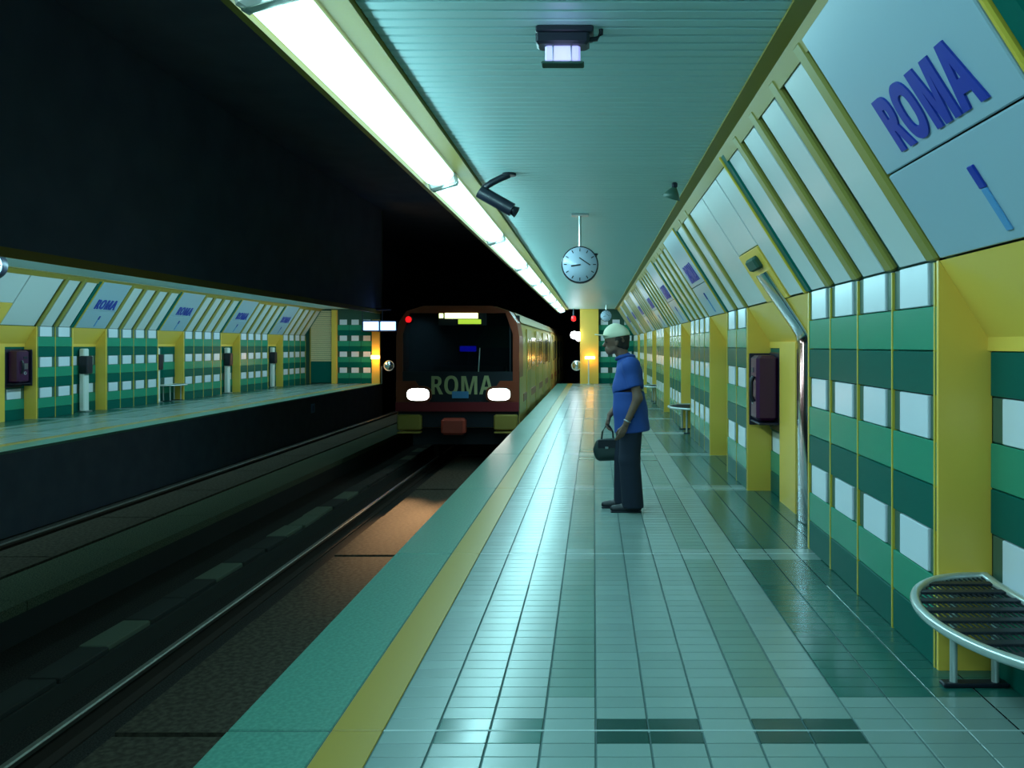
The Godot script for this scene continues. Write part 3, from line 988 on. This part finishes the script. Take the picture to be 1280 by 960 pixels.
# ------------------------------------------------------------------ small fittings
func clock(at: Vector3, drop: float, label: String) -> void:
	var o := thing("platform_clock", at, label, "clock", "round hanging clocks")
	part("ceiling_plate", cbox(0.20, 0.02, 0.12, 0.005), M.steel, o, Vector3(0, drop - 0.01, 0))
	part("hanging_rod", tube([Vector3(0, 0.19, 0), Vector3(0, drop - 0.02, 0)], 0.016, 8), M.steel, o)
	part("case", lathe([[0.205, -0.06], [0.21, -0.05], [0.21, 0.05], [0.205, 0.06]], 36), M.dark_metal, o, Vector3.ZERO, Vector3(PI / 2, 0, 0))
	var f := part("dial", lathe([[0.195, 0.0], [0.195, 0.008], [0.005, 0.008]], 36), M.clock_face, o, Vector3(0, 0, 0.058), Vector3(PI / 2, 0, 0))
	for k in 12:
		var q := TAU * k / 12
		part("hour_mark", pbox(0.010, 0.004, 0.035), M.black, f, Vector3(sin(q) * 0.165, 0.009, -cos(q) * 0.165), Vector3(0, -q, 0))
	part("hour_hand", pbox(0.016, 0.004, 0.11), M.black, f, Vector3(-0.045, 0.011, 0.01), Vector3(0, PI / 2 + 0.15, 0))
	part("minute_hand", pbox(0.012, 0.004, 0.15), M.black, f, Vector3(0.055, 0.013, -0.035), Vector3(0, PI / 2 - 0.6, 0))

func fittings() -> void:
	mat("clock_face", C(0.56, 0.64, 0.80), 0.25)
	clock(P(-0.155, 2.465, 9.45), CEIL - 2.465, "round clock hanging from the slatted ceiling in mid-platform")
	clock(P(mx(-1, -0.80), 2.79, 12.9), CEIL - 2.79, "round clock under the left platform ceiling, at the photo's left edge")
	clock(P(0.45, 2.62, 30.0), CEIL - 2.62, "small distant clock above the white cap of the waiting person")
	# emergency lamp box
	var o := thing("emergency_light", P(-0.145, CEIL, 3.92), "dark-backed ceiling lamp box with a small pale lit window", "light")
	part("mount_plate", cbox(0.27, 0.03, 0.16, 0.006), M.black, o, Vector3(0.01, -0.015, -0.02))
	part("housing", cbox(0.25, 0.06, 0.12, 0.012), M.black, o, Vector3(0.0, -0.055, 0.0))
	part("lit_window_glow", cbox(0.165, 0.078, 0.06, 0.008), M.lamp_lilac, o, Vector3(0.0, -0.122, 0.0))
	for e in [-0.045, 0.04]:
		part("window_bar", cbox(0.008, 0.076, 0.064, 0.002), M.steel, o, Vector3(e, -0.122, 0.0))
	part("lower_rim", cbox(0.20, 0.012, 0.075, 0.004), M.core, o, Vector3(0.0, -0.166, 0.0))
	part("side_bracket", tube([Vector3(0.12, -0.05, 0), Vector3(0.16, -0.045, 0), Vector3(0.18, -0.02, 0), Vector3(0.18, 0.0, 0)], 0.012, 6), M.black, o)
	omni(o, Vector3(0, -0.14, 0.10), Color(0.75, 0.75, 1.0), 0.008, 0.08)
	# security camera
	o = thing("security_camera", P(-0.83, CEIL, 7.2), "black camera on a curved bracket under the ceiling, beside the strip light", "camera")
	part("ceiling_plate", lathe([[0.06, -0.02], [0.06, 0.0], [0.02, 0.0]], 16), M.black, o, Vector3(0.10, 0.0, 0))
	part("bracket", tube([Vector3(0.10, -0.01, 0), Vector3(0.03, -0.04, 0), Vector3(-0.05, -0.08, 0), Vector3(-0.11, -0.12, 0), Vector3(-0.10, -0.18, 0)], 0.03, 8), M.black, o)
	part("camera_body", tube([Vector3(-0.155, -0.155, 0.0), Vector3(-0.14, -0.165, 0.0), Vector3(0.12, -0.315, 0.03), Vector3(0.13, -0.32, 0.03)], 0.058, 12), M.black, o)
	part("lens_hood", lathe([[0.035, 0.0], [0.05, 0.05], [0.04, 0.05], [0.03, 0.02]], 14), M.black, o, Vector3(0.125, -0.318, 0.03), Vector3(0, 0, -PI / 2 - 0.52))
	# ceiling detector
	o = thing("smoke_detector", P(-0.02, CEIL, 13.5), "small dark disc detector on the ceiling beyond the hanging clock", "detector")
	part("base_plate", lathe([[0.09, -0.02], [0.09, 0.0], [0.01, 0.0]], 18), M.dark_metal, o)
	part("cap", lathe([[0.02, -0.07], [0.07, -0.06], [0.08, -0.02]], 18), M.core, o)
	# loudspeaker by the slope
	o = thing("loudspeaker", P(0.74, CEIL, 7.6), "small dark loudspeaker on the ceiling where the right slope begins", "loudspeaker")
	part("bracket", cbox(0.05, 0.05, 0.05, 0.01), M.dark_metal, o, Vector3(0, -0.025, 0))
	part("cone", lathe([[0.02, 0.0], [0.05, -0.04], [0.09, -0.10], [0.085, -0.10], [0.04, -0.05]], 16), M.gap_green, o, Vector3(0, -0.045, 0), Vector3(0.3, 0, -0.3))
	# benches
	bench(1, 3.33, "curved wire-mesh bench with pale metal rim in the nearest right recess")
	bench(1, 14.95, "curved metal bench in the right wall just behind the waiting person")
	bench(1, 22.6, "small distant curved bench on the right wall beyond the person")
	bench(-1, 23.34, "curved metal bench against the left wall, below a yellow recess", 0.5)
	# posts with a dark box in the left recesses
	var k := 0
	for d in [19.45, 22.66, 27.05, 30.85]:
		var q := thing("information_post", P(mx(-1, RECESS - 0.10), 0.0, d), "slim pale post with a dark box, %s from the left along the left wall" % ORD[k], "post", "pale posts in the left recesses")
		part("base_flange", cbox(0.22, 0.03, 0.26, 0.006), M.steel, q, Vector3(0, 0.015, 0))
		part("column", cbox(0.12, 1.46, 0.20, 0.02), M.pale, q, Vector3(-0.01, 0.75, 0))
		part("dark_box", cbox(0.20, 0.42, 0.24, 0.02), M.black, q, Vector3(0.03, 1.10, 0))
		k += 1

# ------------------------------------------------------------------ person
func net(st: SurfaceTool, bones: Array, cell: float, k: float, cuts := []) -> void:
	# bones: [a, b, ra, rb]; smooth union meshed as surface nets
	var lo := Vector3.INF
	var hi := -Vector3.INF
	for b in bones:
		var r: float = max(b[2], b[3]) + cell * 3 + k
		for p in [b[0], b[1]]:
			lo = lo.min(p - Vector3.ONE * r)
			hi = hi.max(p + Vector3.ONE * r)
	var nx := int((hi.x - lo.x) / cell) + 2
	var ny := int((hi.y - lo.y) / cell) + 2
	var nz := int((hi.z - lo.z) / cell) + 2
	var f := PackedFloat32Array()
	f.resize(nx * ny * nz)
	f.fill(1.0)
	for b in bones:
		var pa: Vector3 = b[0]
		var pb: Vector3 = b[1]
		var ra: float = b[2]
		var rb: float = b[3]
		var ab := pb - pa
		var l2: float = max(ab.length_squared(), 1e-8)
		var r: float = max(ra, rb) + k + cell * 2
		var i0 := Vector3i((pa.min(pb) - Vector3.ONE * r - lo) / cell)
		var i1 := Vector3i((pa.max(pb) + Vector3.ONE * r - lo) / cell) + Vector3i.ONE
		i0 = i0.clamp(Vector3i.ZERO, Vector3i(nx - 1, ny - 1, nz - 1))
		i1 = i1.clamp(Vector3i.ZERO, Vector3i(nx - 1, ny - 1, nz - 1))
		for z in range(i0.z, i1.z + 1):
			for y in range(i0.y, i1.y + 1):
				for x in range(i0.x, i1.x + 1):
					var p := lo + Vector3(x, y, z) * cell
					var t: float = clamp((p - pa).dot(ab) / l2, 0.0, 1.0)
					var d: float = (p - pa - ab * t).length() - lerp(ra, rb, t)
					var ix := x + nx * (y + ny * z)
					var o := f[ix]
					var h: float = max(k - abs(o - d), 0.0) / k
					f[ix] = min(o, d) - h * h * k * 0.25
	for c in cuts:
		var pl: Plane = c
		for z in nz:
			for y in ny:
				for x in nx:
					var ix := x + nx * (y + ny * z)
					if f[ix] < cell * 2:
						f[ix] = max(f[ix], pl.distance_to(lo + Vector3(x, y, z) * cell))
	var ids := {}
	var verts := PackedVector3Array()
	var norms := PackedVector3Array()
	for z in nz - 1:
		for y in ny - 1:
			for x in nx - 1:
				var base := x + nx * (y + ny * z)
				var v := [f[base], f[base + 1], f[base + nx], f[base + nx + 1], f[base + nx * ny], f[base + nx * ny + 1], f[base + nx * ny + nx], f[base + nx * ny + nx + 1]]
				var neg := 0
				for q in v:
					if q < 0.0:
						neg += 1
				if neg == 0 or neg == 8:
					continue
				var acc := Vector3.ZERO
				var cnt := 0
				for e in [[0, 1], [2, 3], [4, 5], [6, 7], [0, 2], [1, 3], [4, 6], [5, 7], [0, 4], [1, 5], [2, 6], [3, 7]]:
					var a: float = v[e[0]]
					var b2: float = v[e[1]]
					if (a < 0.0) != (b2 < 0.0):
						var t := a / (a - b2)
						var p0 := Vector3(e[0] & 1, (e[0] >> 1) & 1, (e[0] >> 2) & 1)
						var p1 := Vector3(e[1] & 1, (e[1] >> 1) & 1, (e[1] >> 2) & 1)
						acc += p0.lerp(p1, t)
						cnt += 1
				ids[base] = verts.size()
				verts.append(lo + (Vector3(x, y, z) + acc / cnt) * cell)
				norms.append(Vector3(v[1] + v[3] + v[5] + v[7] - v[0] - v[2] - v[4] - v[6], v[2] + v[3] + v[6] + v[7] - v[0] - v[1] - v[4] - v[5], v[4] + v[5] + v[6] + v[7] - v[0] - v[1] - v[2] - v[3]).normalized())
	var steps := [1, nx, nx * ny]
	for base in ids:
		for ax in 3:
			var s0: int = steps[ax]
			if (f[base] < 0.0) == (f[base + s0] < 0.0):
				continue
			var s1: int = steps[(ax + 1) % 3]
			var s2: int = steps[(ax + 2) % 3]
			var qd := [base, base - s1, base - s1 - s2, base - s2]
			var ok := true
			for q in qd:
				if not ids.has(q):
					ok = false
			if not ok:
				continue
			if f[base] >= 0.0:
				qd.reverse()
			for i in [0, 2, 1, 0, 3, 2]:
				var vi: int = ids[qd[i]]
				st.set_normal(norms[vi])
				st.add_vertex(verts[vi])

func net_mesh(bones: Array, cell: float, k: float, cuts := []) -> ArrayMesh:
	var st := SurfaceTool.new()
	st.begin(Mesh.PRIMITIVE_TRIANGLES)
	net(st, bones, cell, k, cuts)
	return st.commit()

func hand_bones(wrist: Vector3, along: Vector3, out: Vector3, thumb: Vector3, curl: float) -> Array:
	# along points down the hand, out is the palm's normal, thumb points to the thumb's side
	var b := []
	var palm := wrist + along * 0.045
	for k in 4:
		var side := thumb * (0.030 - 0.020 * k)
		b.append([wrist + side * 0.5, wrist + along * 0.085 + side, 0.016, 0.013])
		var len: float = [0.070, 0.080, 0.074, 0.058][k]
		var k0: Vector3 = wrist + along * 0.088 + side
		var d1 := (along + out * curl * 0.5).normalized()
		var d2 := (along + out * curl * 1.3).normalized()
		var d3 := (along * (1.0 - curl * 0.5) + out * curl * 2.0).normalized()
		var k1 := k0 + d1 * len * 0.45
		var k2 := k1 + d2 * len * 0.32
		b.append([k0, k1, 0.0095, 0.0088])
		b.append([k1, k2, 0.0088, 0.0082])
		b.append([k2, k2 + d3 * len * 0.25, 0.0082, 0.0072])
	var t0 := wrist + along * 0.02 + thumb * 0.022
	var t1 := t0 + (along * 0.6 + thumb * 0.7 + out * 0.3).normalized() * 0.045
	var t2 := t1 + (along * 0.9 + thumb * 0.1 + out * 0.4).normalized() * 0.035
	b.append([t0, t1, 0.013, 0.011])
	b.append([t1, t2, 0.011, 0.0085])
	return b

func person() -> void:
	var at := P(0.325, 0.0, 7.86)
	var o := thing("person", at, "person in a white cap, blue shirt and dark trousers waiting on the platform", "person")
	var V := func(x: float, y: float, z: float) -> Vector3: return Vector3(x, y, z)
	# joints; the figure faces -x, its left side is +z
	var hipl := Vector3(0.03, 0.90, 0.09)
	var hipr := Vector3(0.02, 0.90, -0.09)
	var kneel := Vector3(0.01, 0.49, 0.11)
	var kneer := Vector3(-0.03, 0.49, -0.10)
	var ankl := Vector3(0.05, 0.09, 0.11)
	var ankr := Vector3(-0.03, 0.09, -0.10)
	var shl := Vector3(0.02, 1.36, 0.19)
	var shr := Vector3(-0.01, 1.36, -0.19)
	var ell := Vector3(0.08, 1.07, 0.24)
	var elr := Vector3(0.0, 1.08, -0.24)
	var wrl := Vector3(-0.03, 0.83, 0.25)
	var wrr := Vector3(-0.17, 0.88, -0.17)
	var neck := Vector3(-0.02, 1.42, 0)
	var head := Vector3(-0.115, 1.585, 0)
	# body, one continuous skin
	var body := SurfaceTool.new()
	body.begin(Mesh.PRIMITIVE_TRIANGLES)
	net(body, [
		[Vector3(0.02, 0.95, 0.0), Vector3(0.0, 1.15, 0.0), 0.125, 0.12], [Vector3(0.0, 1.15, 0.0), Vector3(0.0, 1.30, 0.0), 0.12, 0.115],
		[shl, shr, 0.062, 0.062], [Vector3(0, 1.33, 0), Vector3(-0.06, 1.50, 0), 0.065, 0.055],
		[hipl, kneel, 0.088, 0.058], [kneel, ankl, 0.056, 0.038], [hipr, kneer, 0.088, 0.058], [kneer, ankr, 0.056, 0.038],
		[shl, ell, 0.05, 0.042], [ell, wrl, 0.042, 0.028], [shr, elr, 0.05, 0.042], [elr, wrr, 0.042, 0.028],
		[ankl, ankl + Vector3(-0.12, -0.05, 0), 0.035, 0.03], [ankr, ankr + Vector3(-0.12, -0.05, 0), 0.035, 0.03]], 0.014, 0.03)
	# head
	var hb := [
		[head + Vector3(0.03, 0.03, 0), head + Vector3(-0.02, 0.035, 0), 0.088, 0.082],
		[head + Vector3(-0.025, -0.02, 0), head + Vector3(-0.045, -0.07, 0), 0.066, 0.045],
		[head + Vector3(-0.06, -0.088, 0), head + Vector3(-0.01, -0.06, 0.035), 0.028, 0.03],
		[head + Vector3(-0.06, -0.088, 0), head + Vector3(-0.01, -0.06, -0.035), 0.028, 0.03],
		[head + Vector3(-0.092, 0.0, 0), head + Vector3(-0.112, -0.032, 0), 0.010, 0.015],
		[head + Vector3(-0.085, 0.022, 0.03), head + Vector3(-0.085, 0.022, -0.03), 0.014, 0.014],
		[head + Vector3(-0.088, -0.060, 0.016), head + Vector3(-0.088, -0.060, -0.016), 0.011, 0.011],
		[head + Vector3(-0.086, -0.074, 0.012), head + Vector3(-0.086, -0.074, -0.012), 0.011, 0.011],
		[head + Vector3(0.012, 0.005, 0.083), head + Vector3(0.006, -0.03, 0.081), 0.014, 0.010],
		[head + Vector3(0.012, 0.005, -0.083), head + Vector3(0.006, -0.03, -0.081), 0.014, 0.010],
		[head + Vector3(0.03, -0.05, 0), Vector3(-0.05, 1.44, 0), 0.058, 0.056]]
	net(body, hb, 0.006, 0.02)
	var dl := (wrl - ell).normalized()
	net(body, hand_bones(wrl, dl, Vector3(-0.2, 0, -1).normalized(), Vector3(-1, -0.3, 0.1).normalized(), 0.45), 0.004, 0.006)
	net(body, hand_bones(wrr, Vector3(-0.25, -0.95, 0.1).normalized(), Vector3(0.9, -0.2, 0.35).normalized(), Vector3(-0.3, 0.0, 0.95).normalized(), 1.1), 0.004, 0.006)
	part("body", body.commit(), M.skin, o)
	# shirt: bright yoke and sleeves, dark lower part
	var sh := SurfaceTool.new()
	sh.begin(Mesh.PRIMITIVE_TRIANGLES)
	var torso := [
		[Vector3(0.02, 0.86, 0.04), Vector3(0.0, 1.15, 0.05), 0.150, 0.138], [Vector3(0.02, 0.86, -0.04), Vector3(0.0, 1.15, -0.05), 0.150, 0.138],
		[Vector3(0.0, 1.15, 0.05), Vector3(0.01, 1.29, 0.06), 0.138, 0.125], [Vector3(0.0, 1.15, -0.05), Vector3(0.01, 1.29, -0.06), 0.138, 0.125],
		[shl, shr, 0.082, 0.082], [Vector3(-0.01, 1.36, 0), Vector3(-0.03, 1.425, 0), 0.09, 0.072],
		[shl, shl.lerp(ell, 0.62), 0.074, 0.068], [shr, shr.lerp(elr, 0.62), 0.074, 0.068]]
	net(sh, torso, 0.012, 0.04, [Plane(Vector3(0, -1, 0), -1.09), Plane((ell - shl).normalized(), (ell - shl).normalized().dot(shl.lerp(ell, 0.66)))])
	part("shirt", sh.commit(), M.shirt, o)
	part("collar", tube([Vector3(-0.105, 1.425, 0.0), Vector3(-0.08, 1.44, 0.055), Vector3(-0.02, 1.455, 0.075), Vector3(0.04, 1.45, 0.05), Vector3(0.055, 1.445, 0.0), Vector3(0.04, 1.45, -0.05), Vector3(-0.02, 1.455, -0.075), Vector3(-0.08, 1.44, -0.055)], 0.02, 8, true), M.shirt, o)
	var lowp := [
		[Vector3(0.04, 0.74, 0.05), Vector3(0.02, 0.95, 0.05), 0.168, 0.156], [Vector3(0.04, 0.74, -0.05), Vector3(0.02, 0.95, -0.05), 0.168, 0.156],
		[Vector3(0.02, 0.95, 0.05), Vector3(0.0, 1.16, 0.05), 0.156, 0.142], [Vector3(0.02, 0.95, -0.05), Vector3(0.0, 1.16, -0.05), 0.156, 0.142]]
	part("shirt_skirt", net_mesh(lowp, 0.012, 0.03, [Plane(Vector3(0.10, -1, 0).normalized(), -0.735), Plane(Vector3(0, 1, 0), 1.12)]), M.shirt, o)
	# trousers
	var tr := [
		[hipl, kneel, 0.112, 0.098], [kneel, Vector3(0.04, 0.06, 0.11), 0.098, 0.102],
		[hipr, kneer, 0.112, 0.098], [kneer, Vector3(-0.03, 0.06, -0.10), 0.098, 0.102],
		[hipl, hipr, 0.12, 0.12]]
	part("trousers", net_mesh(tr, 0.012, 0.02, [Plane(Vector3(0, -1, 0), -0.045)]), M.trousers, o)
	# shoes
	for q in [ankl, ankr]:
		var c: Vector3 = q
		var sb := [[Vector3(c.x + 0.03, 0.045, c.z), Vector3(c.x - 0.08, 0.04, c.z), 0.045, 0.042], [Vector3(c.x - 0.08, 0.04, c.z), Vector3(c.x - 0.19, 0.03, c.z), 0.042, 0.032], [Vector3(c.x, 0.05, c.z), Vector3(c.x, 0.10, c.z), 0.045, 0.045]]
		var so := part("shoe", net_mesh(sb, 0.007, 0.02, [Plane(Vector3(0, -1, 0), -0.014)]), M.shoe, o)
		part("sole", cbox(0.29, 0.016, 0.085, 0.006), M.black, so, Vector3(c.x - 0.075, 0.008, c.z))
	# hair, eyes
	part("hair", net_mesh([[head + Vector3(0.055, 0.03, 0.0), head + Vector3(0.065, -0.03, 0.0), 0.080, 0.062], [head + Vector3(0.02, 0.02, 0.055), head + Vector3(0.03, -0.02, 0.05), 0.042, 0.035], [head + Vector3(0.02, 0.02, -0.055), head + Vector3(0.03, -0.02, -0.05), 0.042, 0.035]], 0.007, 0.02), M.hair, o)
	for e in [-1, 1]:
		part("eye", lathe([[0.001, -0.010], [0.008, -0.006], [0.011, 0.0], [0.008, 0.006], [0.001, 0.010]], 10), M.black, o, head + Vector3(-0.083, -0.004, e * 0.032))
	# cap
	var cap := SurfaceTool.new()
	cap.begin(Mesh.PRIMITIVE_TRIANGLES)
	net(cap, [[head + Vector3(0.035, 0.055, 0), head + Vector3(-0.025, 0.065, 0), 0.100, 0.095], [head + Vector3(0.0, 0.085, 0), head + Vector3(0.0, 0.10, 0), 0.085, 0.075]], 0.007, 0.03, [Plane(Vector3(0.16, -1, 0).normalized(), Vector3(0.16, -1, 0).normalized().dot(head + Vector3(0, 0.045, 0)))])
	var cp := part("cap", cap.commit(), M.cap, o)
	var brim := []
	for l in 2:
		var ring := []
		for i in 21:
			var q := -PI / 2 + PI * i / 20
			ring.append(head + Vector3(-0.055 - cos(q) * 0.145, 0.062 - cos(q) * -0.012 - l * 0.008, sin(q) * 0.088))
		for i in 9:
			var q := PI / 2 - PI * (i + 1) / 10
			ring.append(head + Vector3(-0.045 - cos(q) * 0.045, 0.062 - l * 0.008, sin(q) * 0.08))
		brim.append(ring)
	part("brim", brim_mesh(brim), M.cap, cp)
	# watch
	var wp := ell.lerp(wrl, 0.88)
	var wd := (wrl - ell).normalized()
	var wu := wd.cross(Vector3(0, 0, 1)).normalized()
	var wv := wd.cross(wu).normalized()
	var wr := []
	for i in 14:
		var q := TAU * i / 14
		wr.append(wp + wu * cos(q) * 0.031 + wv * sin(q) * 0.031)
	part("watch", tube(wr, 0.007, 6, true), M.steel, o)
	# bag in the far hand
	var bg := thing("hand_bag", at + Vector3(-0.20, 0.44, -0.14), "dark hand bag held low in front of the waiting person", "bag")
	var bb := [[Vector3(-0.055, 0.06, 0.0), Vector3(0.07, 0.07, 0.0), 0.060, 0.065], [Vector3(-0.06, 0.16, 0.0), Vector3(0.07, 0.17, 0.0), 0.052, 0.055], [Vector3(-0.075, 0.11, 0.0), Vector3(0.09, 0.12, 0.0), 0.055, 0.055]]
	part("bag_body", net_mesh(bb, 0.010, 0.03), M.bag, bg)
	part("handle", tube([Vector3(-0.05, 0.20, 0), Vector3(-0.04, 0.28, 0), Vector3(-0.01, 0.335, 0), Vector3(0.03, 0.335, 0), Vector3(0.06, 0.28, 0), Vector3(0.065, 0.20, 0)], 0.009, 8), M.bag, bg)
	part("flap", cbox(0.17, 0.08, 0.012, 0.004), M.black, bg, Vector3(0, 0.17, 0.056), Vector3(0.05, 0, 0))
	part("clasp", cbox(0.03, 0.02, 0.008, 0.002), M.steel, bg, Vector3(0, 0.135, 0.066))

func brim_mesh(rings: Array) -> ArrayMesh:
	var st := start()
	var n: int = rings[0].size()
	for i in n:
		var j := (i + 1) % n
		quad(st, rings[0][i], rings[0][j], rings[1][j], rings[1][i])
	# outer arc 0..20 is joined to the inner arc (reversed) across the brim
	for l in 2:
		for i in 20:
			var a: Vector3 = rings[l][i]
			var b: Vector3 = rings[l][i + 1]
			var ia: float = clamp(float(i) / 20.0 * 10.0, 0, 10)
			var ib: float = clamp(float(i + 1) / 20.0 * 10.0, 0, 10)
			var c := inner(rings[l], ia)
			var d := inner(rings[l], ib)
			quad(st, a, b, d, c)
	return done(st)

func inner(r: Array, t: float) -> Vector3:
	# 0 = first outer point, 10 = last outer point, between them the inner arc
	var pts := [r[0]]
	for i in range(8, -1, -1):
		pts.append(r[21 + i])
	pts.append(r[20])
	var k := int(floor(t))
	if k >= 10:
		return pts[10]
	return pts[k].lerp(pts[k + 1], t - k)

func _ready() -> void:
	view()
	materials()
	lights()
	shell()
	platform(1)
	platform(-1)
	ceiling(1)
	ceiling(-1)
	walls()
	ends()
	train()
	fittings()
	person()
